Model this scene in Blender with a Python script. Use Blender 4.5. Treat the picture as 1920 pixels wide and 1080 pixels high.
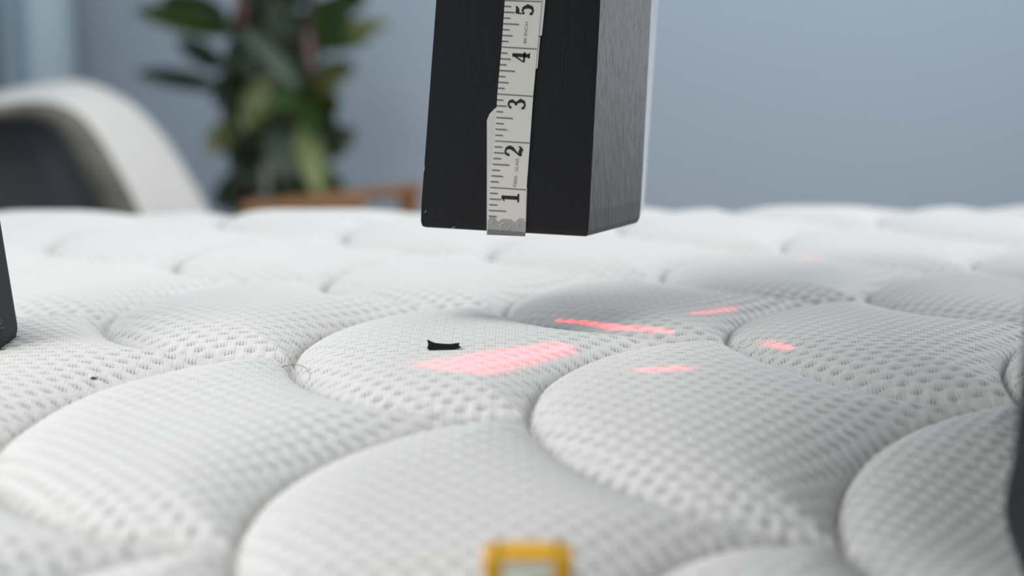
import bpy, bmesh, math, random
import numpy as np
from mathutils import Vector, Matrix

for o in list(bpy.data.objects):
    bpy.data.objects.remove(o)
S = bpy.context.scene
COL = S.collection
random.seed(7)
RNG = np.random.default_rng(7)

# ------------------------------------------------------------------ camera
ZM = 0.60                    # height of the quilting seams above the floor
CH = 0.184                   # camera above them
TH = math.radians(10.62)
F = 2667.0                   # 50 mm on a 36 mm sensor, in 1920-wide pixels
ZC = ZM + CH
cd = bpy.data.cameras.new('camera'); cam = bpy.data.objects.new('camera', cd); COL.objects.link(cam)
cam.location = (0, 0, ZC); cam.rotation_euler = (math.pi/2 - TH, 0, 0)
cd.lens = 50; cd.sensor_width = 36; cd.clip_start = 0.02
cd.dof.use_dof = True; cd.dof.focus_distance = 0.745; cd.dof.aperture_fstop = 3.2; cd.dof.aperture_blades = 9
S.camera = cam

# ------------------------------------------------------------------ light
S.view_settings.view_transform = 'Standard'; S.view_settings.look = 'None'
S.view_settings.gamma = 1.0; S.view_settings.use_curve_mapping = False
S.view_settings.exposure = 0.0
W = bpy.data.worlds.new('daylight'); S.world = W; W.use_nodes = True
W.node_tree.nodes['Background'].inputs[0].default_value = (0.75, 0.86, 1.0, 1)
W.node_tree.nodes['Background'].inputs[1].default_value = 1.0
def area(name, loc, rot, sx, sy, power, col):
    l = bpy.data.lights.new(name, 'AREA'); l.shape = 'RECTANGLE'; l.size = sx; l.size_y = sy
    l.energy = power; l.color = col
    o = bpy.data.objects.new(name, l); COL.objects.link(o); o.location = loc; o.rotation_euler = rot
    return o
# daylight entering by the right window
area('daylight_window_right', (2.12, 1.30, 1.25), (0, math.radians(90), 0), 2.0, 2.1, 38, (0.93, 0.97, 1.0))
area('fill_light_left', (-1.12, -0.25, 1.15), (0, math.radians(-90), 0), 0.9, 1.1, 12.0, (1.0, 0.965, 0.91))  # added fill for the near-left puffs, set at an unseen window
# unseen ceiling lamps, added as fill for the mattress and the back wall
area('ceiling_fill_light', (-0.72, 0.50, 2.40), (0, 0, 0), 0.8, 0.8, 18.0, (1.0, 0.975, 0.94))
area('ceiling_fill_light_back', (0.55, 2.55, 2.40), (0, 0, 0), 0.8, 0.8, 14, (1.0, 0.99, 0.98))

# ------------------------------------------------------------------ helpers
def ray(px, py):
    a = (px - 960)/F; b = (540 - py)/F
    c, s = math.cos(TH), math.sin(TH)
    return Vector((a, c + b*s, -s + b*c))
def at(px, py, Y):
    d = ray(px, py); t = Y/d.y
    return Vector((0, 0, ZC)) + d*t
def mpp(px, py, Y):                       # metres per pixel at that depth
    return Y/ray(px, py).y/F

def mat(name, col, rough=0.6, metal=0.0, spec=0.5, noise=None, bump=None, coat=0, trans=0, sheen=0, stretch=None):
    m = bpy.data.materials.new(name); m.use_nodes = True; n = m.node_tree; b = n.nodes['Principled BSDF']
    b.inputs['Base Color'].default_value = (*col, 1); b.inputs['Roughness'].default_value = rough
    b.inputs['Metallic'].default_value = metal; b.inputs['Specular IOR Level'].default_value = spec
    b.inputs['Coat Weight'].default_value = coat; b.inputs['Transmission Weight'].default_value = trans
    b.inputs['Sheen Weight'].default_value = sheen
    if noise or bump:
        tc = n.nodes.new('ShaderNodeTexCoord'); mp = n.nodes.new('ShaderNodeMapping')
        n.links.new(tc.outputs['Object'], mp.inputs[0])
        if stretch: mp.inputs['Scale'].default_value = stretch
    if noise:                              # (scale, second colour)
        t = n.nodes.new('ShaderNodeTexNoise'); t.inputs['Scale'].default_value = noise[0]; t.inputs['Detail'].default_value = 5
        r = n.nodes.new('ShaderNodeMix'); r.data_type = 'RGBA'
        r.inputs['A'].default_value = (*col, 1); r.inputs['B'].default_value = (*noise[1], 1)
        n.links.new(mp.outputs[0], t.inputs['Vector']); n.links.new(t.outputs['Fac'], r.inputs['Factor'])
        n.links.new(r.outputs['Result'], b.inputs['Base Color'])
    if bump:                               # (scale, strength, distance)
        t = n.nodes.new('ShaderNodeTexNoise'); t.inputs['Scale'].default_value = bump[0]; t.inputs['Detail'].default_value = 4
        k = n.nodes.new('ShaderNodeBump'); k.inputs['Strength'].default_value = bump[1]; k.inputs['Distance'].default_value = bump[2]
        n.links.new(mp.outputs[0], t.inputs['Vector']); n.links.new(t.outputs['Fac'], k.inputs['Height'])
        n.links.new(k.outputs[0], b.inputs['Normal'])
    return m

def mesh_obj(name, verts, faces, m, parent=None, smooth=False):
    me = bpy.data.meshes.new(name); me.from_pydata([tuple(v) for v in verts], [], faces); me.update()
    if smooth:
        for p in me.polygons: p.use_smooth = True
    o = bpy.data.objects.new(name, me); COL.objects.link(o)
    if m: me.materials.append(m)
    if parent: o.parent = parent
    return o
def bm_obj(name, bm, m, parent=None, smooth=False):
    bmesh.ops.recalc_face_normals(bm, faces=bm.faces)
    me = bpy.data.meshes.new(name); bm.to_mesh(me); bm.free()
    if smooth:
        for p in me.polygons: p.use_smooth = True
    o = bpy.data.objects.new(name, me); COL.objects.link(o); me.materials.append(m)
    if parent: o.parent = parent
    return o
def add_box(bm, c, s, rot=None, bev=0.0, seg=2):
    r = bmesh.ops.create_cube(bm, size=1); vs = r['verts']
    bmesh.ops.scale(bm, vec=s, verts=vs)
    if bev:
        es = list({e for v in vs for e in v.link_edges})
        q = bmesh.ops.bevel(bm, geom=es, offset=bev, segments=seg, affect='EDGES', profile=0.5)
        vs = list({v for f in q['faces'] for v in f.verts} | {v for v in vs if v.is_valid})
    if rot is not None: bmesh.ops.rotate(bm, cent=(0, 0, 0), matrix=rot, verts=vs)
    bmesh.ops.translate(bm, vec=c, verts=vs)
def add_tube(bm, pts, radii, seg=10, caps=True):
    pts = [Vector(p) for p in pts]; rings = []
    if not hasattr(radii, '__len__'): radii = [radii]*len(pts)
    for i, p in enumerate(pts):
        t = (pts[min(i+1, len(pts)-1)] - pts[max(i-1, 0)]).normalized()
        a = t.cross(Vector((0, 0, 1)) if abs(t.z) < .95 else Vector((1, 0, 0))).normalized(); b = t.cross(a)
        rings.append([bm.verts.new(p + (a*math.cos(2*math.pi*k/seg) + b*math.sin(2*math.pi*k/seg))*radii[i]) for k in range(seg)])
    for r0, r1 in zip(rings, rings[1:]):
        for k in range(seg): bm.faces.new((r0[k], r0[(k+1) % seg], r1[(k+1) % seg], r1[k]))
    if caps: bm.faces.new(rings[0][::-1]); bm.faces.new(rings[-1])
def box(name, c, s, m, parent=None, bev=0.0, rot=None, smooth=False):
    bm = bmesh.new(); add_box(bm, c, s, rot, bev); return bm_obj(name, bm, m, parent, smooth)
def thing(name, label, cat, loc, group=None):
    o = bpy.data.objects.new(name, None); COL.objects.link(o); o.location = loc; o.empty_display_size = 0.05
    o['label'] = label; o['category'] = cat
    if group: o['group'] = group
    return o
def tag(o, label, cat, group=None):
    o['label'] = label; o['category'] = cat
    if group: o['group'] = group
    return o
def adopt(o, parent):                      # keep world-space mesh data under a parent that sits elsewhere
    o.parent = parent; o.matrix_parent_inverse = Matrix.Translation(-Vector(parent.location)); return o
def structure(o):
    o['kind'] = 'structure'; return o

# ------------------------------------------------------------------ room shell
X0, X1, Y0, Y1, Z1 = -1.2, 2.2, -1.7, 3.4, 2.5
WALL = mat('blue_grey_wall_paint', (0.415, 0.50, 0.585), 0.75, spec=0.25, noise=(1.3, (0.40, 0.485, 0.57)), bump=(220, 0.12, 0.001))
WHITE = mat('white_ceiling_paint', (0.8, 0.8, 0.79), 0.8, bump=(150, 0.1, 0.001))
TRIM = mat('white_trim_paint', (0.75, 0.76, 0.77), 0.4, noise=(3, (0.72, 0.73, 0.74)))
FLOOR = mat('oak_floor', (0.32, 0.22, 0.14), 0.45, noise=(6, (0.22, 0.15, 0.09)), stretch=(1, 9, 1))
structure(box('floor', ((X0+X1)/2, (Y0+Y1)/2, -0.05), (X1-X0+.4, Y1-Y0+.4, 0.1), FLOOR))
structure(box('ceiling', ((X0+X1)/2, (Y0+Y1)/2, Z1+.05), (X1-X0+.4, Y1-Y0+.4, 0.1), WHITE))
structure(box('wall_back', ((X0+X1)/2, Y1+.05, Z1/2), (X1-X0+.4, 0.1, Z1), WALL))
structure(box('wall_front', ((X0+X1)/2, Y0-.05, Z1/2), (X1-X0+.4, 0.1, Z1), WALL))
def window_wall(name, x, sgn, ya, yb, za, zb, n):
    bm = bmesh.new(); xc = x + sgn*.05
    for (a, b, c, d) in ((Y0, ya, 0, Z1), (yb, Y1, 0, Z1), (ya, yb, 0, za), (ya, yb, zb, Z1)):
        add_box(bm, (xc, (a+b)/2, (c+d)/2), (.1, b-a, d-c))
    structure(bm_obj(name, bm, WALL))
    bm = bmesh.new()
    for y in (ya+.03, (ya+yb)/2, yb-.03): add_box(bm, (xc+sgn*.02, y, (za+zb)/2), (.05, .05, zb-za), bev=.004)
    for z in (za+.03, zb-.03): add_box(bm, (xc+sgn*.02, (ya+yb)/2, z), (.05, yb-ya, .05), bev=.004)
    w = structure(bm_obj('window_%d' % n, bm, TRIM))
    for k in range(2):
        y = ya + (yb-ya)*(.25 + .5*k)
        g = box('pane', (xc+sgn*.03, y, (za+zb)/2), (.004, (yb-ya)/2-.06, zb-za-.1), GLASS, w)
    s = box('window_sill', (x-sgn*.03, (ya+yb)/2, za-.015), (.12, yb-ya+.1, .03), TRIM, w, bev=.004)
GLASS = mat('window_glass', (0.95, 0.97, 0.98), 0.02, trans=1.0, noise=(2, (0.94, 0.96, 0.97)))
window_wall('wall_right', X1, 1, 0.2, 2.4, 0.2, 2.3, 1)
window_wall('wall_left', X0, -1, -0.85, 0.35, 0.65, 1.65, 2)  # left window is unseen, added to go with the fill lamp
for nm, c, s in (('baseboard_back', ((X0+X1)/2, Y1-.008, .05), (X1-X0, .016, .1)),
                 ('baseboard_left', (X0+.008, (Y0+Y1)/2, .05), (.016, Y1-Y0-.04, .1)),
                 ('baseboard_right', (X1-.008, (Y0+Y1)/2, .05), (.016, Y1-Y0-.04, .1))):
    structure(box(nm, c, s, TRIM, bev=.003))

# ------------------------------------------------------------------ mattress
OL = np.array([-0.1146, 0.7228]); UL = np.array([0.1227, -0.0985]); VL = np.array([0.1103, 0.1267])
E1 = (UL + VL)/2; E2 = (VL - UL)/2; RC = 0.5*(np.linalg.norm(E1) + np.linalg.norm(E2))
MI = np.linalg.inv(np.stack([E1, E2], 1))
YF, YB_, XL, XR = 0.446, 1.352, -0.93, 1.02         # the mattress top panel
CROWN_Y = [0.40, 0.463, 0.50, 0.56, 0.60, 0.66, 0.72, 0.80, 0.85, 0.95, 1.10, 1.25, 1.5]
CROWN_Z = [-0.028, -0.0180, -0.0105, -0.0040, 0.0000, 0.0045, 0.0065, 0.0050, 0.0032, 0.0000, -0.0022, 0.0, 0.0]
PUFF = 0.0168
def sm(t):
    t = np.clip(t, 0, 1); return t*t*(3-2*t)
def quilt(x, y):
    """lattice frame, distance to the nearest seam, tile id, angle around the nearest cap"""
    P = MI @ np.stack([x.ravel()-OL[0], y.ravel()-OL[1]]); X = P[0]-1.0; Y = P[1]    # tile (0,0) has its centre at the origin
    d = np.full(X.shape, 9.0); ang = np.zeros(X.shape); ci = np.zeros(X.shape, int); cj = np.zeros(X.shape, int); done = np.zeros(X.shape, bool)
    fx = np.floor(X).astype(int); ry = np.rint(Y).astype(int)
    alt = [None]*4; cand = []
    for dx in (0, 1, 2):
        for dy in (-2, -1, 0, 1, 2):
            cx = fx + dx; cy = ry + dy; ok = ((cx + cy) % 2 == 0)
            ax = X-cx; ay = Y-cy; rho = np.hypot(ax, ay)
            left = ok & (ax <= 1e-9)
            dd = np.where(left, np.abs(rho-1), 9.0)
            m = dd < d; d = np.where(m, dd, d); ang = np.where(m, np.arctan2(ay, -ax), ang)
            ins = left & (rho < 1) & ~done
            ci = np.where(ins, cx, ci); cj = np.where(ins, cy, cj); done |= ins
    for dy in (-1, 0, 1):
        cx = fx; cy = ry + dy; ok = ((cx+cy) % 2 == 0) & (np.abs(Y-cy) <= 1.0001) & ~done
        ci = np.where(ok, cx, ci); cj = np.where(ok, cy, cj); done |= ok
    sh = x.shape
    return (d*RC).reshape(sh), ang.reshape(sh), ci.reshape(sh), cj.reshape(sh)
FA, FB = 0.0110, 0.0114     # knit pitch
def knit(x, y):
    """(open hole clusters, soft cushions between the rows)"""
    xr = x + 0.03*y + 0.0012*np.sin(9*y); yr = y - 0.03*x + 0.0015*np.sin(11*x+2)
    out = np.zeros(x.shape)
    for ox, oy in ((0, 0), (.5, .5)):
        ax = (xr/FA + ox); ay = (yr/FB + oy)
        ax = (ax - np.rint(ax))*FA; ay = (ay - np.rint(ay))*FB
        out += np.exp(-(np.abs(ax)/0.0031)**2.6 - (ay/0.00115)**2)
    row = np.abs(2*(yr/FB*2 - np.rint(yr/FB*2)))          # 0 on a row line, 1 between
    return out, 1-(1-row)**2.2
def surf(x, y, fine=True):
    """height of the mattress top over the floor"""
    d, ang, ci, cj = quilt(x, y)
    t = np.clip(d/0.050, 0, 1)
    g = (1-(1-t)**2.3)**0.55
    amp = PUFF*(1 + 0.08*np.sin(ci*2.1+cj*3.7))
    fade = sm((y-YF+.006)/.03)*sm((YB_+0.045*x-y)/.06)
    z = ZM + np.interp(y, CROWN_Y, CROWN_Z) + 0.028*x*np.clip((0.80-y)/.12, 0, 1)*np.clip((y-.53)/.08, 0, 1) - 0.026*np.exp(-((x-0.21)/.115)**2-((y-0.53)/.125)**2) - 0.0014*np.exp(-((y-0.470-0.003*np.sin(5*x))/0.0016)**2) + amp*g*(0.35+0.65*fade) - 0.0028*np.exp(-(d/0.0017)**2)
    edge = np.minimum(np.minimum(y-YF, YB_+0.045*x-y), np.minimum(x-XL, XR-x))
    z -= 0.016*(1-np.sqrt(np.clip(1-(1-np.clip(edge/.022, 0, 1))**2, 0, 1)))
    z += 0.00055*np.exp(-d/.010)*np.sin(ang*RC/0.0078*2*np.pi)*np.clip(d/.004, 0, 1)
    k, cu = knit(x, y)
    if fine: z = z + (0.00038*(cu-1) - 0.00150*k)*np.clip(d/.006, 0.25, 1)
    return z, k, ci, cj, d
def surf1(x, y):
    return float(surf(np.array([x]), np.array([y]), False)[0][0])
def pix2surf(px, py, a=0.45, b=1.35):
    d = ray(px, py); ys = np.linspace(a, b, 3000); xs = d.x/d.y*ys; zr = ZC + d.z/d.y*ys
    zs = surf(xs, ys, False)[0]; i = int(np.argmax(zr < zs)); return Vector((xs[i], ys[i], zs[i]))

def axis(pts):                              # piecewise steps: [(start, step), ..., (end, None)]
    out = []
    for (a, s), (b, _) in zip(pts, pts[1:]):
        n = max(1, int(round((b-a)/s))); out.append(np.linspace(a, b, n, endpoint=False))
    out.append(np.array([pts[-1][0]])); return np.concatenate(out)
gx = axis([(XL, .012), (-.62, .005), (-.40, .0016), (-.30, .0008), (.30, .0016), (.40, .005), (.66, .012), (XR, None)])
gy = axis([(YF, .0012), (.55, .0008), (.92, .0014), (1.05, .0026), (1.2, .0036), (1.40, None)])
GX, GY = np.meshgrid(gx, gy)
# the far edge runs slightly askew: squeeze the last rows to end on it
farY = YB_ + 0.045*GX
GY = np.where(GY > 1.05, 1.05 + (GY-1.05)/(1.40-1.05)*(farY-1.05), GY)
GZ, GK, CI, CJ, GD = surf(GX, GY)
ny, nx = GX.shape
# vertex normals of the whole cloth, so that the pockets join without a break
du = np.stack([np.gradient(GX, axis=1), np.gradient(GY, axis=1), np.gradient(GZ, axis=1)], -1)
dv = np.stack([np.gradient(GX, axis=0), np.gradient(GY, axis=0), np.gradient(GZ, axis=0)], -1)
NRM = np.cross(du, dv); NRM /= np.linalg.norm(NRM, axis=-1, keepdims=True)

def fabric(name, knit_attr):
    m = bpy.data.materials.new(name); m.use_nodes = True; n = m.node_tree; b = n.nodes['Principled BSDF']
    b.inputs['Roughness'].default_value = 0.85; b.inputs['Specular IOR Level'].default_value = 0.2; b.inputs['Sheen Weight'].default_value = 0.15
    tc = n.nodes.new('ShaderNodeTexCoord')
    nz = n.nodes.new('ShaderNodeTexNoise'); nz.inputs['Scale'].default_value = 900; nz.inputs['Detail'].default_value = 3
    wv = n.nodes.new('ShaderNodeTexWave'); wv.wave_type = 'BANDS'; wv.bands_direction = 'X'; wv.inputs['Scale'].default_value = 185; wv.inputs['Distortion'].default_value = 1.2
    wv.inputs['Detail Scale'].default_value = 3
    n.links.new(tc.outputs['Object'], nz.inputs['Vector']); n.links.new(tc.outputs['Object'], wv.inputs['Vector'])
    at_ = n.nodes.new('ShaderNodeAttribute'); at_.attribute_name = 'knit'
    mu = n.nodes.new('ShaderNodeMath'); mu.operation = 'MULTIPLY'
    n.links.new(wv.outputs['Fac'], mu.inputs[0]); n.links.new(at_.outputs['Fac'], mu.inputs[1])
    ad = n.nodes.new('ShaderNodeMath'); ad.operation = 'MULTIPLY_ADD'; ad.inputs[1].default_value = 0.35
    n.links.new(nz.outputs['Fac'], ad.inputs[0])
    # fine wavy lines where the knit cells meet
    cl = n.nodes.new('ShaderNodeTexWave'); cl.wave_type = 'BANDS'; cl.bands_direction = 'X'; cl.inputs['Scale'].default_value = math.tau/20/(FA/2)
    cl.inputs['Distortion'].default_value = 1.0; cl.inputs['Detail'].default_value = 0; cl.inputs['Detail Scale'].default_value = 1.2
    n.links.new(tc.outputs['Object'], cl.inputs['Vector'])
    pw = n.nodes.new('ShaderNodeMath'); pw.operation = 'POWER'; pw.inputs[1].default_value = 14.0; n.links.new(cl.outputs['Fac'], pw.inputs[0])
    sb = n.nodes.new('ShaderNodeMath'); sb.operation = 'MULTIPLY_ADD'; sb.inputs[1].default_value = -0.45
    n.links.new(pw.outputs[0], sb.inputs[0]); n.links.new(mu.outputs[0], sb.inputs[2]); n.links.new(sb.outputs[0], ad.inputs[2])
    bu = n.nodes.new('ShaderNodeBump'); bu.inputs['Strength'].default_value = 0.55; bu.inputs['Distance'].default_value = 0.0006
    n.links.new(ad.outputs[0], bu.inputs['Height']); n.links.new(bu.outputs[0], b.inputs['Normal'])
    # open mesh holes of the knit: grey between the white threads
    ho = n.nodes.new('ShaderNodeMath'); ho.operation = 'MULTIPLY'
    iv = n.nodes.new('ShaderNodeMath'); iv.operation = 'SUBTRACT'; iv.inputs[0].default_value = 1.0
    n.links.new(wv.outputs['Fac'], iv.inputs[1]); n.links.new(iv.outputs[0], ho.inputs[0]); n.links.new(at_.outputs['Fac'], ho.inputs[1])
    mx = n.nodes.new('ShaderNodeMix'); mx.data_type = 'RGBA'
    mx.inputs['A'].default_value = (0.77, 0.765, 0.75, 1); mx.inputs['B'].default_value = (0.30, 0.30, 0.29, 1)
    n.links.new(ho.outputs[0], mx.inputs['Factor']); n.links.new(mx.outputs['Result'], b.inputs['Base Color'])
    return m
KNIT = fabric('white_knit_ticking', 'knit')
CLOTH = mat('white_border_cloth', (0.78, 0.78, 0.77), 0.85, noise=(400, (0.72, 0.72, 0.71)), bump=(700, 0.4, 0.0006))

mattress = thing('mattress', 'white quilted mattress with scale-shaped puffs and knitted cover', 'mattress', (0, .92, ZM-.25))
bm = bmesh.new()
add_box(bm, ((XL+XR)/2, (YF+YB_)/2, ZM-.16), (XR-XL, YB_-YF-.01, .18), bev=.012, seg=3)
xs_ = np.linspace(XL, XR, 160); ze = surf(xs_, np.full(160, YF+.0012), False)[0]
col_ = [[bm.verts.new((x, YF+.0005-.004*math.sin(math.pi*t)*(1-t), z*(1-t)+(ZM-.245)*t)) for t in (0, .15, .3, .5, .75, 1)] for x, z in zip(xs_, ze)]
for a_, b_ in zip(col_, col_[1:]):
    for k in range(5): bm.faces.new((a_[k], b_[k], b_[k+1], a_[k+1]))
core = adopt(bm_obj('border_panel', bm, CLOTH), mattress)
top = bpy.data.objects.new('quilted_top', None); COL.objects.link(top); top.empty_display_size = .05
adopt(top, mattress)
fi = (CI[:-1, :-1] + 1000)*4000 + CJ[:-1, :-1] + 1000
idx = np.arange(ny*nx).reshape(ny, nx)
quads = np.stack([idx[:-1, :-1], idx[:-1, 1:], idx[1:, 1:], idx[1:, :-1]], -1).reshape(-1, 4)
ids = fi.ravel(); order = np.argsort(ids, kind='stable'); ids_s = ids[order]
cuts = np.flatnonzero(np.diff(ids_s))+1
V = np.stack([GX, GY, GZ], -1).reshape(-1, 3); NV = NRM.reshape(-1, 3); KV = GK.ravel()
for grp in np.split(order, cuts):
    q = quads[grp]; used, inv = np.unique(q, return_inverse=True); inv = inv.reshape(-1, 4)
    if len(grp) < 12: pass
    me = bpy.data.meshes.new('quilted_puff')
    me.vertices.add(len(used)); me.vertices.foreach_set('co', V[used].ravel().astype(np.float32))
    me.loops.add(inv.size); me.loops.foreach_set('vertex_index', inv.ravel().astype(np.int32))
    me.polygons.add(len(inv)); me.polygons.foreach_set('loop_start', np.arange(0, inv.size, 4, dtype=np.int32))
    me.polygons.foreach_set('use_smooth', np.ones(len(inv), bool))
    me.update(calc_edges=True)
    a = me.attributes.new('knit', 'FLOAT', 'POINT'); a.data.foreach_set('value', KV[used].astype(np.float32))
    me.materials.append(KNIT)
    me.normals_split_custom_set_from_vertices(NV[used].astype(np.float32).tolist())
    o = bpy.data.objects.new('quilted_puff', me); COL.objects.link(o); o.parent = top
# piping tape around the edge of the top panel
bm = bmesh.new()
def rim(x, y, inset=0.0): return Vector((x, y, surf1(min(max(x, XL+.001), XR-.001), min(max(y, YF+.001), YB_+.045*x-.001))))
pts = [rim(x, YF-.001) for x in np.linspace(XL, XR, 90)]
add_tube(bm, [p+Vector((0, 0, -.002)) for p in pts], .0045, 8)
pts = [rim(x, YB_+.045*x+.001) for x in np.linspace(XL, XR, 90)]
add_tube(bm, [p+Vector((0, 0, -.002)) for p in pts], .0045, 8)
for xs in (XL, XR):
    pts = [rim(xs, y) for y in np.linspace(YF, YB_+.045*xs, 60)]; add_tube(bm, [p+Vector((0, 0, -.002)) for p in pts], .0045, 8)
adopt(bm_obj('piping', bm, CLOTH, None, True), mattress)
# filler strip under the skewed far edge, so that the cloth has something below it
bm = bmesh.new()
a = [Vector((XL, YB_-.01, 0)), Vector((XR, YB_-.01, 0)), Vector((XR, YB_+.045*XR, 0)), Vector((XL, YB_+.045*XL, 0))]
lo = [bm.verts.new((p.x, p.y, ZM-.24)) for p in a]; hi = [bm.verts.new((p.x, p.y, ZM-.030)) for p in a]
bm.faces.new(lo[::-1]); bm.faces.new(hi)
for k in range(4): bm.faces.new((lo[k], lo[(k+1) % 4], hi[(k+1) % 4], hi[k]))
adopt(bm_obj('back_border', bm, CLOTH), mattress)

# bed base under it
GREYF = mat('grey_bed_upholstery', (0.16, 0.17, 0.18), 0.9, noise=(300, (0.12, 0.125, 0.13)), bump=(500, .4, .001))
OAK = mat('oiled_oak', (0.36, 0.2, 0.1), 0.45, noise=(9, (0.26, 0.13, 0.06)), stretch=(1, 8, 8))
bed = thing('bed_base', 'grey upholstered bed base under the white mattress', 'bed', (0, .9, 0))
bed_top = ZM-.25
adopt(box('deck', ((XL+XR)/2, .885, bed_top-.11), (XR-XL+.06, 1.07, .22), GREYF, bev=.015), bed)
for sx in (XL+.08, XR-.08):
    for sy in (.42, 1.34):
        bm = bmesh.new(); add_tube(bm, [(sx, sy, 0), (sx, sy, bed_top-.215)], [.02, .03], 16); adopt(bm_obj('leg', bm, OAK, None, False), bed)

# ------------------------------------------------------------------ black tapered weight
YBK = 0.762
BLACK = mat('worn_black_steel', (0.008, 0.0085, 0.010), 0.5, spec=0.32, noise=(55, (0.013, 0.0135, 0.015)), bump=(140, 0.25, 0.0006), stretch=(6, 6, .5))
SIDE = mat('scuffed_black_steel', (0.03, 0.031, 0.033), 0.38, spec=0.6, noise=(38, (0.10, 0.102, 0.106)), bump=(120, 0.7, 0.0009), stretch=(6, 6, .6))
EDGE = mat('black_steel_flank_glint', (0.74, 0.75, 0.77), 0.45, metal=.15, noise=(40, (0.5, 0.51, 0.54)), bump=(150, .3, .0006), stretch=(7, 7, .4))  # pale colour stands in for the window's glint on the black flank
def fp(px, py, off=0.0):
    p = at(px, py, YBK); p.y -= off; return p
def lerp(a, b, t): return a + (b-a)*t
def ring(py):                                # cross-section of the weight where its front face shows at row py
    t = (py-427)/(0-427); xl = 787 + t*31; xr = 1103 + t*22; yl = py; yr = py + 18
    A = fp(xl, yl); B = fp(xr, yr)
    C = B + Vector((.0315 - .0008*t, .040, .0018)); D = C + Vector((.0066+.0022*t, .050, 0)); Eo = Vector((A.x+.016, D.y, A.z))
    return [A, B, C, D, Eo]
rows = [427, 424, 415, 380, 300, 200, 100, 0, -120, -240, -330]
inset = [.0035, .0015, .0004, 0, 0, 0, 0, 0, 0, 0, 0]
weight = thing('test_weight', 'black tapered steel weight with faceted side hanging above the mattress', 'weight', ring(427)[0])
R_ = []
for py, ins in zip(rows, inset):
    r = ring(py); c = sum(r, Vector())/5; R_.append([p + (Vector((c.x, c.y, p.z))-p).normalized()*ins for p in r])
def facet(name, ks, m, cap=False):
    vs = []; fs = []
    for r in R_: vs += [r[k] for k in ks]
    n = len(ks)
    for i in range(len(R_)-1):
        for k in range(n-1): fs.append((i*n+k, i*n+k+1, (i+1)*n+k+1, (i+1)*n+k))
    return adopt(mesh_obj(name, vs, fs, m), weight)
bm = bmesh.new()
V_ = [[bm.verts.new(p) for p in r] for r in R_]
fm = []
for a, b in zip(V_, V_[1:]):
    for k in range(5):
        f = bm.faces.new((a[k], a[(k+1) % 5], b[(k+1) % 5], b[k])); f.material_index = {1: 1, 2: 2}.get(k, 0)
bm.faces.new(V_[0][::-1]); bm.faces.new(V_[-1])
es = [e for e in bm.edges if len(e.link_faces) == 2 and e.calc_face_angle(0) > .3 and abs((e.verts[0].co-e.verts[1].co).z) > .002]
bmesh.ops.bevel(bm, geom=es, offset=.0011, segments=2, affect='EDGES', profile=.5)
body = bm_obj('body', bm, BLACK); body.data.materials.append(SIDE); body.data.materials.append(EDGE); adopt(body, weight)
# lifting eye and rod that carries it from the ceiling
top_c = sum(R_[-1], Vector())/5
STEEL = mat('zinc_steel', (0.45, 0.46, 0.47), 0.35, metal=1, noise=(40, (0.38, 0.39, 0.4)))
bm = bmesh.new(); add_tube(bm, [top_c, top_c+Vector((.004, 0, .03)), (top_c.x+.01, top_c.y, Z1)], [.010, .006, .006], 12)
adopt(bm_obj('hanging_rod', bm, STEEL, None, True), weight)
adopt(box('added_shade_plate', (top_c.x+.115, .69, top_c.z+.012), (.29, .48, .016), BLACK, bev=.003), weight)  # unseen plate, added to shade the right-hand puffs
CHIP = mat('bare_chip', (0.6, 0.6, 0.6), 0.5, noise=(30, (0.5, 0.5, 0.5)))
for (a, b, w_) in (((789, 302), (792, 295), 1.6), ((795, 320), (796, 310), 1.5), ((797, 398), (799, 394), 1.2), ((847, 428), (853, 425), 1.2)):
    A = fp(*a, .0003); B = fp(*b, .0003); n_ = Vector((-(B-A).z, 0, (B-A).x)).normalized()*w_*mpp(*a, YBK)*.5
    vs = [A-n_, A+n_, B+n_*.4, B-n_*.4]; vs += [v+Vector((0, .0004, 0)) for v in vs]
    adopt(mesh_obj('paint_chip', vs, [(0, 1, 2, 3), (7, 6, 5, 4), (0, 4, 5, 1), (1, 5, 6, 2), (2, 6, 7, 3), (3, 7, 4, 0)], CHIP), weight)

# ------------------------------------------------------------------ tape measure stuck on the weight
TAPE = mat('cream_tape', (0.78, 0.77, 0.71), 0.5, noise=(60, (0.73, 0.72, 0.66)))
INK = mat('black_print', (0.012, 0.012, 0.013), 0.6, noise=(50, (0.02, 0.02, 0.02)))
GREYINK = mat('grey_print', (0.15, 0.15, 0.143), 0.6, noise=(90, (0.22, 0.22, 0.21)))
CLIPM = mat('worn_clip_metal', (0.52, 0.52, 0.49), 0.35, metal=.25, noise=(90, (0.36, 0.36, 0.34)), bump=(300, .3, .0005))
CLEAR = mat('clear_adhesive_tape', (0.72, 0.72, 0.69), 0.25, noise=(90, (0.66, 0.66, 0.63)))
TT = [-.03, 0, 1, 2, 3, 4, 5, 6, 7, 8.2]
LX = [(913.5, 439.5), (914, 437), (919, 351), (928, 264), (932.5, 176), (940.5, 88), (946.5, 1), (955, -87), (963, -175), (972, -280)]
RX = [(984, 442.5), (984, 440), (987, 355.5), (993.5, 268), (999.5, 180.5), (1007.5, 92), (1015.5, 3), (1023, -85), (1031, -173), (1040, -278)]
def tp(t, s, off):                           # t inches along, s 0..1 across
    lx = (np.interp(t, TT, [p[0] for p in LX]), np.interp(t, TT, [p[1] for p in LX])); rx = (np.interp(t, TT, [p[0] for p in RX]), np.interp(t, TT, [p[1] for p in RX]))
    return fp(lx[0]+(rx[0]-lx[0])*s, lx[1]+(rx[1]-lx[1])*s, off)
tape = thing('tape_measure', 'cream tailor tape measure with black numerals stuck up the black weight', 'tape measure', tp(0, .5, 0))
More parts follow.
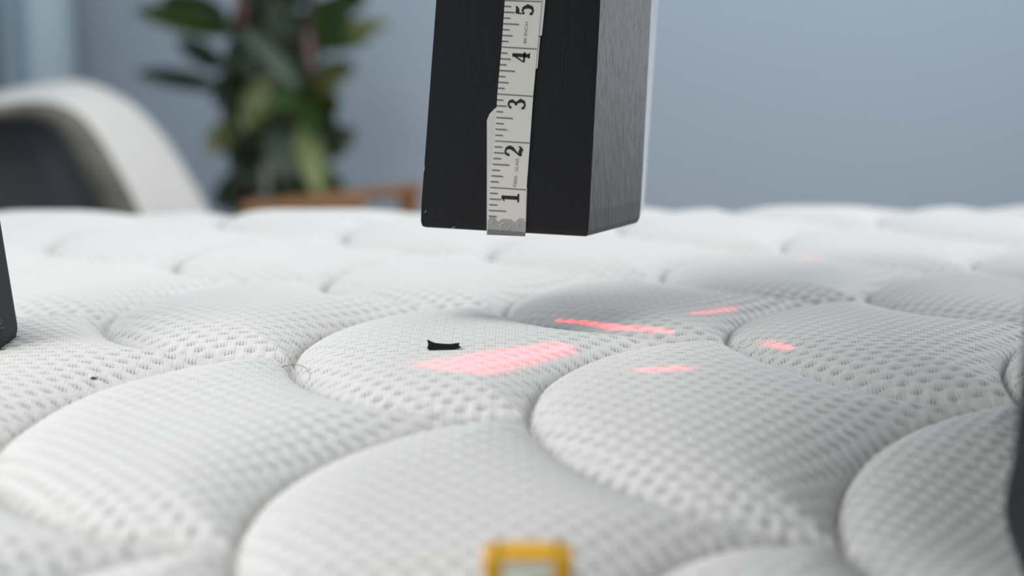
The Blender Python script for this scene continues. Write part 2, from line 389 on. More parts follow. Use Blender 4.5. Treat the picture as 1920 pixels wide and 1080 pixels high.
def slab(name, outline, off, thick, m, parent):       # outline: world points on the front plane
    n = len(outline); vs = [p - Vector((0, off+thick, 0)) for p in outline] + [p - Vector((0, off, 0)) for p in outline]
    fs = [tuple(range(n)), tuple(range(2*n-1, n-1, -1))] + [(k, k+n, (k+1) % n+n, (k+1) % n) for k in range(n)]
    o = mesh_obj(name, vs, fs, m); bm = bmesh.new(); bm.from_mesh(o.data); bmesh.ops.recalc_face_normals(bm, faces=bm.faces); bm.to_mesh(o.data); bm.free()
    return adopt(o, parent)
ts = np.concatenate([np.arange(-.03, 8.2, .25), [8.2]])
vs = [tp(t, s, .0009) for t in ts for s in (0, 1)] + [tp(t, s, .0002) for t in ts for s in (0, 1)]
n = len(ts); fs = []
for i in range(n-1):
    a = 2*i; fs += [(a, a+1, a+3, a+2), (2*n+a, 2*n+a+2, 2*n+a+3, 2*n+a+1), (a, a+2, 2*n+a+2, 2*n+a), (a+1, 2*n+a+1, 2*n+a+3, a+3)]
ribbon = adopt(mesh_obj('ribbon', vs, fs, TAPE), tape)
def quad_on(bm, t0, t1, s0, s1, skew, off):
    v_ = [bm.verts.new(tp(t, s, off)) for t, s in ((t0, s0), (t0, s1), (t1, s1-skew), (t1, s0))]; bm.faces.new(v_)
for k in range(3, 66):
    t = k/8; bm = bmesh.new()
    if k % 8 == 0: quad_on(bm, t-.013, t+.013, 0.0, .985, 0, .00100)
    else: quad_on(bm, t-.016, t+.016, .0, {4: .45, 2: .30, 6: .30}.get(k % 8, .2) + .04*(k/8 < 2.6), .03, .00100)
    adopt(bm_obj('tick_mark' if k % 8 else 'inch_line', bm, GREYINK), tape)
DIG = {
 1: [[(.3, .03, .17), (.3, .97, .16)], [(.34, .96, .06), (.2, .86, .07), (.06, .8, .04)], [(.04, .03, .07), (.56, .03, .07)]],
 2: [[(.12, .74, .16), (.07, .8, .12), (.12, .91, .09), (.28, .98, .07), (.45, .91, .12), (.52, .74, .18), (.46, .58, .15), (.28, .38, .08), (.1, .18, .06), (.05, .05, .06)], [(.05, .09, .13), (.25, .12, .15), (.42, .06, .18), (.56, .12, .07), (.6, .26, .04)]],
 3: [[(.14, .8, .15), (.1, .86, .11), (.28, .98, .07), (.44, .9, .12), (.49, .76, .16), (.42, .61, .1), (.24, .54, .05)], [(.24, .54, .05), (.42, .48, .1), (.54, .28, .18), (.47, .1, .13), (.28, .02, .07), (.1, .1, .11), (.13, .2, .15)]],
 4: [[(.42, .02, .16), (.42, .98, .15)], [(.44, .98, .07), (.22, .62, .06), (.03, .32, .05)], [(.02, .3, .08), (.62, .3, .08)], [(.26, .02, .05), (.58, .02, .05)]],
 5: [[(.12, .9, .15), (.3, .88, .15), (.45, .92, .1), (.54, .99, .03)], [(.12, .95, .06), (.1, .5, .05)], [(.1, .5, .05), (.26, .62, .07), (.44, .56, .12), (.54, .34, .19), (.47, .11, .14), (.28, .02, .07), (.1, .09, .11), (.12, .19, .15)]],
}
for dg, strokes in DIG.items():
    bm = bmesh.new()
    for st in strokes:
        L_ = []; R2 = []
        P_ = [np.array(p[:2]) for p in st]
        for i, p in enumerate(st):
            d_ = P_[min(i+1, len(st)-1)] - P_[max(i-1, 0)]; d_ = d_/np.linalg.norm(d_); nn = np.array([-d_[1], d_[0]])*p[2]*.68
            L_.append(P_[i]+nn); R2.append(P_[i]-nn)
        q = lambda c: tp(dg - .31 + .36*(c[0]-.3) + .115, .80 - .49*c[1], .00102)
        lv = [bm.verts.new(q(c)) for c in L_]; rv = [bm.verts.new(q(c)) for c in R2]
        for i in range(len(st)-1): bm.faces.new((lv[i], rv[i], rv[i+1], lv[i+1]))
    adopt(bm_obj('numeral', bm, INK), tape)
def small_text(txt, t0, t1, s):
    cu = bpy.data.curves.new('lettering', 'FONT'); cu.body = txt; cu.size = 1; cu.resolution_u = 3
    tmp = bpy.data.objects.new('tmp', cu); COL.objects.link(tmp); bpy.context.view_layer.update()
    me = bpy.data.meshes.new_from_object(tmp.evaluated_get(bpy.context.evaluated_depsgraph_get()))
    bpy.data.objects.remove(tmp); bpy.data.curves.remove(cu)
    w_ = max(v.co.x for v in me.vertices)
    for v in me.vertices: v.co = tp(t0 + v.co.x/w_*(t1-t0), s - v.co.y*.125, .00102)
    me.name = 'lettering'; me.materials.clear(); me.materials.append(GREYINK); me.update()
    o = bpy.data.objects.new('lettering', me); COL.objects.link(o); adopt(o, tape)
small_text('FIBRE \u00b7 GLASS', 1.04, 1.66, .72); small_text('80 INCH', 4.10, 4.56, .68)
# metal end clip with rivets and an embossed ring
clip = slab('end_clip', [tp(-.035, -.01, 0), tp(-.035, 1.01, 0), tp(.26, 1.01, 0), tp(.36, .93, 0), tp(.36, .83, 0), tp(.26, .72, 0), tp(.33, .6, 0), tp(.33, .38, 0), tp(.26, .25, 0), tp(.36, .15, 0), tp(.36, .05, 0), tp(.28, -.01, 0)], .00095, .0003, CLIPM, tape)
def ring_on(bm, t, s, r0, r1, off, asp=1.0):
    c = tp(t, s, off); n = 16
    a = [bm.verts.new(c + Vector((math.cos(k*math.tau/n)*r0, 0, math.sin(k*math.tau/n)*r0*asp))) for k in range(n)]
    b = [bm.verts.new(c + Vector((math.cos(k*math.tau/n)*(r0+r1)/2, -.0004, math.sin(k*math.tau/n)*(r0+r1)/2*asp))) for k in range(n)]
    d = [bm.verts.new(c + Vector((math.cos(k*math.tau/n)*r1, 0, math.sin(k*math.tau/n)*r1*asp))) for k in range(n)]
    for k in range(n):
        bm.faces.new((a[k], a[(k+1) % n], b[(k+1) % n], b[k])); bm.faces.new((b[k], b[(k+1) % n], d[(k+1) % n], d[k]))
    if r1 < .0002: pass
bm = bmesh.new(); ring_on(bm, .17, .47, .0030, .0022, .00125, .75); adopt(bm_obj('embossed_ring', bm, CLIPM, None, True), tape)
for t, s in ((.24, .13), (.22, .83)):
    bm = bmesh.new(); ring_on(bm, t, s, .0011, .0002, .00125); bm2 = bm; o = bm_obj('rivet', bm, CLIPM, None, True); adopt(o, tape)
DARKB = mat('clip_fold_grey', (0.22, 0.22, 0.215), 0.4, metal=.6, noise=(60, (0.3, 0.3, 0.29)))
slab('clip_fold', [tp(-.03, .0, 0), tp(-.03, 1.0, 0), tp(.06, 1.0, 0), tp(.09, .0, 0)], .00127, .0002, DARKB, tape)
# clear adhesive tape along the edges
slab('adhesive_strip', [fp(*p) for p in ((912.5, 440), (913, 330), (913, 225), (918, 213), (928, 203), (934, 200), (929, 264), (919.5, 351), (915, 440))], .0003, .0003, CLEAR, tape)
slab('adhesive_edge', [fp(*p) for p in ((1015, 0), (1008, 68), (1016, 66), (1022.5, 0), (1028, -60), (1021, -60))], .0003, .0003, CLEAR, tape)
slab('adhesive_edge', [fp(*p) for p in ((1009, 70), (1004, 130), (1008, 127), (1013, 68))], .0003, .0003, CLEAR, tape)
slab('adhesive_edge', [fp(*p) for p in ((986, 352), (984, 440), (985.5, 440), (988.5, 352))], .0003, .0003, CLEAR, tape)

# ------------------------------------------------------------------ scrap of black tape that marks the spot
FELT = mat('black_cloth_tape', (0.006, 0.006, 0.007), 0.9, spec=.2, noise=(200, (0.012, 0.012, 0.013)), bump=(900, .5, .0005))
ol = [(801, 637.5), (808, 641), (816, 644), (830, 645.5), (846, 646), (856, 644.5), (862, 644), (860, 648.5), (864, 651.5), (855, 655), (846, 656.5), (835, 656.5), (824, 656), (812, 656.5), (806, 657), (801, 654), (803, 647)]
base = pix2surf(832, 656)
zdir = Vector((0, .82, .57)).normalized()         # the scrap stands tilted up from its front edge
def scrap(px, py):
    nrm = Vector((0, -zdir.z, zdir.y)); d = ray(px, py); c = Vector((0, 0, ZC)); p0 = base + Vector((0, 0, .0004)); t = (p0-c).dot(nrm)/d.dot(nrm); return c + d*t
P_ = [scrap(*p) for p in ol]; n = len(P_)
up = Vector((0, -zdir.z, zdir.y))*.0005
o = mesh_obj('tape_scrap', [p+up for p in P_]+list(P_), [tuple(range(n)), tuple(range(2*n-1, n-1, -1))]+[(k, k+n, (k+1) % n+n, (k+1) % n) for k in range(n)], FELT)
tag(o, 'small scrap of black cloth tape lying on a mattress puff', 'tape scrap')

HAIR = mat('brown_hair', (0.05, 0.035, 0.025), 0.6, noise=(300, (0.07, 0.05, 0.035)))
bm = bmesh.new(); add_tube(bm, [pix2surf(*p)+Vector((0, 0, .0006+h)) for p, h in (((528, 690), .0), ((545, 693), .001), ((562, 692), .0015), ((575, 697), .001), ((582, 706), .0005), ((579, 715), 0))], .00011, 5)
tag(bm_obj('hair_strand', bm, HAIR, None, True), 'thin curled brown hair lying on the mattress by a seam', 'hair')
bm = bmesh.new(); add_tube(bm, [pix2surf(*p)+Vector((0, 0, .0007)) for p in ((170, 713), (174, 711), (179, 712), (184, 710))], [.0003, .0006, .0005, .0002], 6)
tag(bm_obj('lint', bm, HAIR, None, True), 'tiny brown speck of lint on the large front-left puff', 'lint')

# ------------------------------------------------------------------ spirit level in front of the mattress
YEL = mat('yellow_plastic', (0.90, 0.50, 0.035), 0.4, noise=(20, (0.86, 0.46, 0.03)))
VIALW = mat('frosted_window', (0.93, 0.96, 0.88), 0.35, noise=(30, (0.91, 0.94, 0.86)))
VIALG = mat('green_vial_liquid', (0.5, 0.72, 0.2), 0.15, noise=(20, (0.46, 0.68, 0.17)), coat=.5)
lx, ly0, ly1, lt = 0.0050, .4205, .4345, ZM+.0200
level = thing('spirit_level', 'yellow spirit level with green vial in front of the mattress', 'spirit level', (lx, (ly0+ly1)/2, bed_top))
hw = .0142
bm = bmesh.new()
lh = lt-bed_top
for sx in (-1, 1): add_box(bm, (lx+sx*(hw-.0035), (ly0+ly1)/2, bed_top+lh/2), (.007, ly1-ly0, lh), bev=.0018)
add_box(bm, (lx, (ly0+ly1)/2, lt-.0011), (2*hw-.006, ly1-ly0, .0022), bev=.0008)
add_box(bm, (lx, (ly0+ly1)/2, bed_top+(lh-.032)/2), (2*hw-.006, ly1-ly0-.004, lh-.032), bev=.001)
adopt(bm_obj('housing', bm, YEL), level)
adopt(box('window', (lx, ly0+.0052, lt-.0168), (2*hw-.012, .0100, .0295), VIALW, bev=.0008), level)
bm = bmesh.new(); add_tube(bm, [(lx-hw+.0072, ly0+.0022, lt-.0112), (lx+hw-.0072, ly0+.0022, lt-.0112)], .0040, 18); adopt(bm_obj('vial', bm, VIALG, None, True), level)
# ------------------------------------------------------------------ black stands at both edges of the picture
STAND = mat('black_plastic_stand', (0.008, 0.009, 0.012), 0.55, spec=.35, noise=(30, (0.012, 0.013, 0.016)), bump=(400, .2, .0004))
STANDE = mat('charcoal_rubber_edge', (0.010, 0.010, 0.0105), 0.7, noise=(60, (0.016, 0.016, 0.0165)), bump=(500, .3, .0004))
PRINT = mat('grey_print_on_black', (0.10, 0.105, 0.115), 0.6, noise=(60, (0.08, 0.085, 0.09)))
def rounded(pts, r, n=6):
    out = []; N = len(pts)
    for i in range(N):
        p0, p1, p2 = pts[i-1], pts[i], pts[(i+1) % N]
        a = (p0-p1).normalized(); b = (p2-p1).normalized(); rr = r[i]
        for k in range(n+1):
            t = k/n; out.append(p1 + a*rr*(1-t)**2 + b*rr*t**2)
    return out
def stand(name, label, Yf, corners, radii, depth, inset, lean=0.0):
    """upright slab: corners as (x, z) in metres on its front plane y=Yf, leaning back by `lean`"""
    root = thing(name, label, 'stand', (sum(c[0] for c in corners)/4, Yf+depth/2, min(c[1] for c in corners)), 'black stands beside the drop test')
    oc = rounded([Vector((c[0], 0, c[1])) for c in corners], radii)
    cen = sum((Vector((c[0], 0, c[1])) for c in corners), Vector())/4
    zb = min(c[1] for c in corners)
    place = lambda p, y: Vector((p.x, Yf + y + (p.z-zb)*lean, p.z))
    def shrink(p, d): return p + (cen-p).normalized()*d
    bm = bmesh.new(); prof = [(.0045, 0), (.0012, .0012), (0, .005), (0, depth-.005), (.0012, depth-.0012), (.0045, depth)]
    R = [[bm.verts.new(place(shrink(p, d), y)) for p in oc] for d, y in prof]; n = len(oc)
    for a, b in zip(R, R[1:]):
        for k in range(n): bm.faces.new((a[k], a[(k+1) % n], b[(k+1) % n], b[k]))
    bm.faces.new(R[0]); bm.faces.new(R[-1][::-1])
    adopt(bm_obj('shell', bm, STANDE, None, False), root)
    bm = bmesh.new(); q = [shrink(p, inset) for p in oc]
    f0 = [bm.verts.new(place(p, -.0012)) for p in q]; f1 = [bm.verts.new(place(p, .002)) for p in q]; bm.faces.new(f0)
    for k in range(n): bm.faces.new((f0[k], f0[(k+1) % n], f1[(k+1) % n], f1[k]))
    adopt(bm_obj('face_panel', bm, STAND), root)
    return root
def on(px, py, Y):
    p = at(px, py, Y); return (p.x, p.z)
foot = pix2surf(37, 634); YL = foot.y - .024
a = on(42, 640, YL+.03); b = on(2, 395, YL+.03); e = (b[0]+(b[0]-a[0])*.5, b[1]+(b[1]-a[1])*.5)
ls = stand('laser_stand', 'black plastic stand with grey print at the left edge of the mattress', YL, [a, e, (e[0]-.075, e[1]), (a[0]-.115, a[1]+.002)], [.009, .012, .012, .012], .03, .0055)
# grey printed character near its foot
bm = bmesh.new()
def stroke(bm, pts, w, Y):
    for (p, q) in zip(pts, pts[1:]):
        P0 = at(*p, Y); P1 = at(*q, Y); d = (P1-P0).normalized(); nn = Vector((-d.z, 0, d.x))*w*mpp(*p, Y)/2
        bm.faces.new([bm.verts.new(v) for v in (P0-nn, P0+nn, P1+nn, P1-nn)])
stroke(bm, [(-4, 600), (0, 598), (3, 601), (3, 606), (-1, 609)], 1.7, YL-.0016); stroke(bm, [(-3, 615), (7, 614.5)], 1.7, YL-.0016)
adopt(bm_obj('print', bm, PRINT), ls)
YR = 0.405; YE = .49
c0 = on(1893, 1105, YE); c1 = on(1873, 962, YE); c2 = on(1897, 850, YE); c3 = on(1926, 540, YE)
rs = thing('laser_stand', 'black plastic stand out of focus at the right edge of the mattress', 'stand', (c0[0]+.03, YR+.04, c0[1]-.003), 'black stands beside the drop test')
prof = rounded([Vector((p[0], 0, p[1])) for p in ((c0[0]+.008, c0[1]-.004), c1, c2, c3, (c3[0]+.03, c3[1]+.17), (c3[0]+.20, c3[1]+.17), (c0[0]+.19, c0[1]-.004))], [.008, .010, .006, .01, .008, .008, .008], 5)
# a deep panel: its rounded front edge shows, unseen rest added to shade the puffs
bm = bmesh.new(); prof = [p for p in prof]; thick = .045
xm = max(p.x for p in prof); keep = [Vector((min(p.x, c0[0]+thick+.03), 0, p.z)) for p in prof]
lay = [[bm.verts.new((p.x + .0015*e + sh, y, max(p.z, ZM+.012) if y > YE+.001 else p.z)) for p in keep] for y, e, sh in ((YR, 1, 0), (YR+.003, 0, 0), (YE-.003, 0, 0), (YE, .5, 0), (YE+.08, .5, .045), (YE+.16, .5, .09))]; n = len(keep)
for A_, B_ in zip(lay, lay[1:]):
    for k in range(n): bm.faces.new((A_[k], A_[(k+1) % n], B_[(k+1) % n], B_[k]))
bm.faces.new(lay[0]); bm.faces.new(lay[-1][::-1])
adopt(bm_obj('shell', bm, STAND), rs)
LP = Vector((c3[0]+.015, YE+.030, c3[1]+.13))
bm = bmesh.new(); add_box(bm, LP+Vector((.012, -.012, 0)), (.022, .022, .022), bev=.003); add_tube(bm, [LP+Vector((.012, -.002, 0)), LP+Vector((.008, .0, 0))], .005, 12)
adopt(bm_obj('added_laser_module', bm, STANDE), rs)  # unseen module, added as the source of the red strokes
# unseen line laser, added to draw the red strokes on the tops of the puffs
ll = bpy.data.lights.new('added_laser_line', 'POINT'); ll.energy = 1.0; ll.shadow_soft_size = .0008; ll.color = (1, 1, 1); ll.use_nodes = True
lo_ = bpy.data.objects.new('added_laser_line', ll); COL.objects.link(lo_); lo_.location = LP
nt = ll.node_tree; em = nt.nodes['Emission']; tc = nt.nodes.new('ShaderNodeTexCoord')
sep = nt.nodes.new('ShaderNodeSeparateXYZ'); nt.links.new(tc.outputs['Normal'], sep.inputs[0])
def mnode(op, a, b=None, c=None):
    k = nt.nodes.new('ShaderNodeMath'); k.operation = op
    for i, v in enumerate((a, b, c)):
        if v is None: continue
        if isinstance(v, (int, float)): k.inputs[i].default_value = v
        else: nt.links.new(v, k.inputs[i])
    return k.outputs[0]
gxn = mnode('DIVIDE', sep.outputs[0], sep.outputs[1]); gzn = mnode('DIVIDE', sep.outputs[2], sep.outputs[1])
def beam(pa, pb, w0, w1, strength):
    """a stroke of the laser line between two places on the cloth: soft-edged capsule in (x/y, z/y) directions"""
    A = pix2surf(*pa)-LP; B = pix2surf(*pb)-LP
    ax, az, bx, bz = A.x/A.y, A.z/A.y, B.x/B.y, B.z/B.y; dx, dz = bx-ax, bz-az; L2 = dx*dx+dz*dz
    ux = mnode('SUBTRACT', gxn, ax); uz = mnode('SUBTRACT', gzn, az)
    t = mnode('ADD', mnode('MULTIPLY', ux, dx/L2), mnode('MULTIPLY', uz, dz/L2)); k = nt.nodes.new('ShaderNodeClamp'); nt.links.new(t, k.inputs[0]); t = k.outputs[0]
    ex = mnode('SUBTRACT', ux, mnode('MULTIPLY', t, dx)); ez = mnode('SUBTRACT', uz, mnode('MULTIPLY', t, dz))
    dd = mnode('SQRT', mnode('ADD', mnode('MULTIPLY', ex, ex), mnode('MULTIPLY', ez, ez)))
    w = mnode('ADD', w0, mnode('MULTIPLY', t, w1-w0))
    q = mnode('DIVIDE', dd, w); g = mnode('EXPONENT', mnode('MULTIPLY', mnode('MULTIPLY', q, q), -1.0))
    return mnode('MULTIPLY', g, strength)
tot = None
for bmn in (((855, 688), (1062, 650), .056, .018, 1.2), ((1050, 600), (1150, 613), .005, .010, 1.5), ((1150, 613), (1255, 620), .010, .007, 1.5),
            ((1300, 587), (1375, 578), .008, .008, .3), ((1210, 694), (1285, 688), .035, .03, .17),
            ((1440, 643), (1478, 652), .016, .014, .3), ((1505, 484), (1525, 486), .010, .010, .5)):
    g = beam(*bmn); tot = g if tot is None else mnode('ADD', tot, g)
gate = mnode('GREATER_THAN', sep.outputs[1], 0.05)
tot = mnode('MULTIPLY', tot, gate)
em.inputs['Color'].default_value = (1.0, 0.01, 0.03, 1); nt.links.new(mnode('MULTIPLY', tot, 17.0), em.inputs['Strength'])

# ------------------------------------------------------------------ background: armchair with cream boucle shell
BOUCLE = mat('cream_boucle', (0.82, 0.80, 0.76), 0.95, noise=(70, (0.70, 0.68, 0.64)), bump=(160, .9, .006), sheen=.3)
TAUPE = mat('taupe_boucle_edge', (0.07, 0.067, 0.06), 0.95, noise=(28, (0.30, 0.28, 0.24)), bump=(160, .8, .005))
LEATH = mat('charcoal_leather', (0.085, 0.087, 0.095), 0.4, noise=(7, (0.12, 0.122, 0.13)), bump=(240, .2, .001))
YC = 2.02
chair = thing('armchair', 'tub armchair with cream boucle shell and charcoal leather inside behind the mattress', 'armchair', (-.86, YC+.25, 0))
front = [(-260, 420), (-240, 330), (-190, 255), (-110, 215), (-30, 200), (50, 190), (103, 193), (150, 216), (184, 256), (221, 316), (260, 393), (293, 468), (316, 560)]
back = [(-120, 420), (-110, 320), (-60, 235), (0, 185), (70, 160), (150, 152), (210, 172), (262, 205), (310, 258), (350, 320), (388, 388), (420, 470), (440, 560)]
inner = [(-215, 430), (-200, 350), (-160, 290), (-100, 250), (-40, 233), (30, 226), (75, 231), (105, 255), (130, 292), (158, 345), (184, 400), (208, 470), (225, 560)]
FP = [at(*p, YC) for p in front]; BP = [at(p[0], p[1], YC+.34) for p in back]; IP = [at(*p, YC-.004) for p in inner]
def resample(P, n=40):
    P = [np.array(p) for p in P]; out = []
    for u in np.linspace(0, len(P)-1, n):
        i = int(min(u, len(P)-2)); t = u-i
        p0, p1, p2, p3 = P[max(i-1, 0)], P[i], P[i+1], P[min(i+2, len(P)-1)]
        out.append(Vector(.5*((2*p1)+(p2-p0)*t+(2*p0-5*p1+4*p2-p3)*t*t+(3*p1-p0-3*p2+p3)*t**3)))
    return out
FP, BP, IP = resample(FP), resample(BP), resample(IP)
def down(P): return [Vector((P[0].x-.01, P[0].y, .22))] + P + [Vector((P[-1].x+.01, P[-1].y, .22))]
FP, BP, IP = down(FP), down(BP), down(IP)
def loft(name, rings, m, parent, closed_end=None, smooth=True):
    vs = []; fs = []; n = len(rings[0])
    for r in rings: vs += r
    for i in range(len(rings)-1):
        for k in range(n-1): fs.append((i*n+k, i*n+k+1, (i+1)*n+k+1, (i+1)*n+k))
        fs.append((i*n+n-1, i*n, (i+1)*n, (i+1)*n+n-1))
    if closed_end: fs.append(tuple(range((len(rings)-1)*n, len(rings)*n)))
    o = mesh_obj(name, vs, fs, m, None, smooth); return adopt(o, parent)
def mixr(A, B, t, push=0.0):
    cen = Vector((-.95, 0, .45)); out = []
    for a, b in zip(A, B):
        p = a.lerp(b, t); d = Vector((p.x-cen.x, 0, p.z-cen.z)).normalized(); out.append(p + d*push)
    return out
loft('shell', [mixr(FP, BP, t, .012*math.sin(math.pi*t)) for t in (0, .04, .15, .35, .6, .85, 1)], BOUCLE, chair, True)
MIDR = mixr(FP, IP, .45); MIDR = [p+Vector((0, -.012, 0)) for p in MIDR]
loft('piped_edge', [FP, mixr(FP, MIDR, .5, .0), MIDR, mixr(MIDR, IP, .6), [p+Vector((0, .01, 0)) for p in IP]], TAUPE, chair)
cI = Vector((-.97, 0, .5))
deep = [Vector((cI.x+(p.x-cI.x)*.86, p.y+.05, cI.z+(p.z-cI.z)*.9)) for p in IP]
loft('leather_lining', [[p+Vector((0, .008, 0)) for p in IP], mixr(IP, deep, .5, .006), deep], LEATH, chair, True)
cxs = (FP[0].x+FP[-1].x)/2
adopt(box('seat_cushion', (cxs, YC-.12, .33), (.46, .42, .14), LEATH, bev=.03), chair)
for sx in (-.2, .2):
    for sy in (-.27, .24):
        bm = bmesh.new(); add_tube(bm, [(cxs+sx, YC+sy, 0), (cxs+sx*.9, YC+sy*.9, .27)], [.011, .018], 12); adopt(bm_obj('leg', bm, OAK), chair)

# ------------------------------------------------------------------ background: wooden lounge-chair frame
WOOD = mat('honey_teak', (0.34, 0.155, 0.055), 0.4, noise=(14, (0.22, 0.095, 0.035)), stretch=(1, 6, 6))
YW = 2.05
lounge = thing('lounge_chair', 'low wooden lounge chair with slim armrests behind the mattress', 'chair', (-.35, YW+.15, 0))
def bar(name, A, B, w, h):
    A = Vector(A); B = Vector(B); d = (B-A); q = d.to_track_quat('X', 'Z'); bm = bmesh.new()
    add_box(bm, (0, 0, 0), (d.length, w, h), q.to_matrix(), bev=.006); 
    bmesh.ops.translate(bm, vec=(A+B)/2, verts=bm.verts); return adopt(bm_obj(name, bm, WOOD), lounge)
n0 = at(455, 393, YW); n1 = at(684, 384, YW); m0 = at(520, 382, YW+.42); m1 = at(792, 352, YW+.42)
bar('armrest', n0, n1, .05, .022); bar('armrest', m0, m1, .05, .017)
pp = at(766, 352, YW+.42)
for A, h0 in ((n1+Vector((-.02, 0, -.01)), 0), (n0+Vector((.03, 0, -.01)), 0), (pp, 0), (m0+Vector((.03, 0, -.01)), 0)):
    bar('leg', (A.x, A.y, 0), (A.x, A.y, A.z), .032, .032)
bar('side_rail', (n0.x+.03, n0.y, .30), (n1.x-.02, n1.y, .30), .022, .05); bar('side_rail', (m0.x+.03, m0.y, .30), (pp.x, m0.y, .30), .022, .05)
for k in range(6):
    t = (k+.5)/6; bar('seat_slat', (n0.x+.03+(n1.x-n0.x-.05)*t, n0.y+.01, .335), (m0.x+.03+(pp.x-m0.x-.03)*t, m0.y-.01, .335), .03, .012)

# ------------------------------------------------------------------ background: rubber plant in a pot
YP = 3.0
def leafmat(name, c1, c2, r=.32): return mat(name, c1, r, noise=(9, c2), coat=.25)
LEAF = [leafmat('dark_leaf', (0.018, 0.035, 0.012), (0.03, 0.05, 0.018)), leafmat('green_leaf', (0.03, 0.07, 0.016), (0.045, 0.095, 0.022)),
        leafmat('olive_leaf', (0.11, 0.13, 0.035), (0.15, 0.17, 0.05)), leafmat('bluish_leaf', (0.075, 0.11, 0.075), (0.1, 0.135, 0.1)), leafmat('pale_leaf', (0.22, 0.27, 0.10), (0.17, 0.21, 0.075))]
STEM = mat('brown_stem', (0.07, 0.045, 0.035), 0.7, noise=(30, (0.1, 0.065, 0.05)))
SHEATH = mat('mauve_leaf_sheath', (0.19, 0.11, 0.125), 0.5, noise=(20, (0.15, 0.085, 0.095)))
SHEATHR = mat('red_leaf_sheath', (0.14, 0.045, 0.04), 0.5, noise=(20, (0.11, 0.035, 0.03)))
POT = mat('grey_ceramic_pot', (0.35, 0.36, 0.37), 0.5, noise=(8, (0.3, 0.31, 0.32)))
SOIL = mat('potting_soil', (0.03, 0.022, 0.016), 0.95, noise=(60, (0.05, 0.035, 0.025)), bump=(90, .8, .01))
px_c = at(540, 300, YP).x
plant = thing('rubber_plant', 'tall rubber plant with dark glossy leaves and mauve stems by the wall', 'plant', (px_c, YP, 0))
bm = bmesh.new()
prof = [(.0, 0), (.11, 0), (.125, .02), (.155, .30), (.16, .33), (.148, .33), (.142, .29)]
rings = []
for r, z in prof[1:]: rings.append([bm.verts.new((px_c+r*math.cos(k*math.tau/28), YP+r*math.sin(k*math.tau/28), z)) for k in range(28)])
for a, b in zip(rings, rings[1:]):
    for k in range(28): bm.faces.new((a[k], a[(k+1) % 28], b[(k+1) % 28], b[k]))
bm.faces.new(rings[0][::-1])
adopt(bm_obj('pot', bm, POT, None, True), plant)
bm = bmesh.new(); bmesh.ops.create_circle(bm, cap_ends=True, radius=.145, segments=28); bmesh.ops.translate(bm, vec=(px_c, YP, .29), verts=bm.verts); adopt(bm_obj('soil', bm, SOIL), plant)
def leaf(A, B, wid, m, roll=0.0, bend=.12):
    A = Vector(A); B = Vector(B); d = B-A; L = d.length; t = d.normalized()
    s0 = t.cross(Vector((0, -1, 0)))
    s0 = s0.normalized() if s0.length > .05 else Vector((1, 0, 0)); nrm = s0.cross(t)
    s = s0*math.cos(roll) + nrm*math.sin(roll); nn = s.cross(t).normalized()
    prof = [(0, .04), (.08, .35), (.2, .72), (.35, .95), (.5, 1), (.65, .93), (.8, .72), (.92, .4), (1, .02)]
    vs = []; fs = []
    for lay in (0, 1):
        for u, w in prof:
            c = A + d*u - Vector((0, 0, 1))*bend*L*(u*u) + nn*(-.0012 if lay else 0) + Vector((0, 0, 1))*bend*L*u*.5
            for v in (-1, -.5, 0, .5, 1): vs.append(c + s*wid/2*w*v + nn*(.10*wid*w*abs(v)))
    n = len(prof)
    for lay in (0, 1):
        o_ = lay*n*5
        for i in range(n-1):
            for k in range(4):
                f = (o_+i*5+k, o_+i*5+k+1, o_+(i+1)*5+k+1, o_+(i+1)*5+k); fs.append(f if lay else f[::-1])
    for i in range(n-1):
        for k in (0, 4): fs.append((i*5+k, (i+1)*5+k, n*5+(i+1)*5+k, n*5+i*5+k))
    adopt(mesh_obj('leaf', vs, fs, m, None, True), plant)
stems = [[(455, 470), (458, 380), (452, 290), (470, 200), (458, 90), (450, -40), (445, -150)], [(560, 470), (575, 380), (565, 300), (560, 220), (580, 140), (578, 60), (585, -60), (590, -160)], [(520, 470), (525, 330), (505, 240), (500, 120), (520, 0), (530, -120)]]
SP = []
for k, st in enumerate(stems):
    P_ = [at(x, y, YP + (.0, -.03, .05)[k]) for x, y in st]; P_ = [Vector((px_c + (P_[0].x-px_c)*.5, YP+(k-1)*.03, .28))] + P_; P_ = resample(P_, 22); SP.append(P_)
    bm = bmesh.new(); add_tube(bm, P_, list(np.linspace(.011, .006, len(P_))), 10); adopt(bm_obj('stem', bm, STEM, None, True), plant)
for (a, b, r, mm, Y) in (((582, 140), (576, 55), .0115, SHEATH, YP-.09), ((452, 55), (448, -30), .012, SHEATHR, YP-.10), ((460, 375), (456, 300), .011, SHEATH, YP-.05)):
    bm = bmesh.new(); A = at(*a, Y); B = at(*b, Y); add_tube(bm, [A, A.lerp(B, .3), A.lerp(B, .7), B], [r*.5, r, r*.8, r*.3], 10); adopt(bm_obj('leaf_sheath', bm, mm, None, True), plant)
def pl(a, b, w, m, dy0=0.0, dy1=-.05, roll=0.0, bend=.1):
    leaf(at(*a, YP+dy0), at(*b, YP+dy1), w*mpp(*a, YP), LEAF[m], roll, bend)
pl((455, 62), (250, 8), 62, 1, -.03, -.12, .5); pl((430, 30), (300, -10), 55, 0, 0, -.02, .3)
pl((430, 165), (252, 128), 44, 0, -.02, .02, .55); pl((430, 130), (330, 70), 50, 0, .02, .06, .3)
pl((585, 75), (732, 38), 44, 2, -.03, -.05, .7); pl((590, 90), (700, 60), 46, 1, .02, .03, .4)
pl((575, 160), (668, 116), 50, 0, 0, .02, .3); pl((560, 190), (650, 125), 52, 2, .0, -.03, .2)
pl((575, 300), (668, 238), 62, 0, .0, .04, .2); pl((560, 285), (650, 260), 50, 0, .0, -.02, .2)
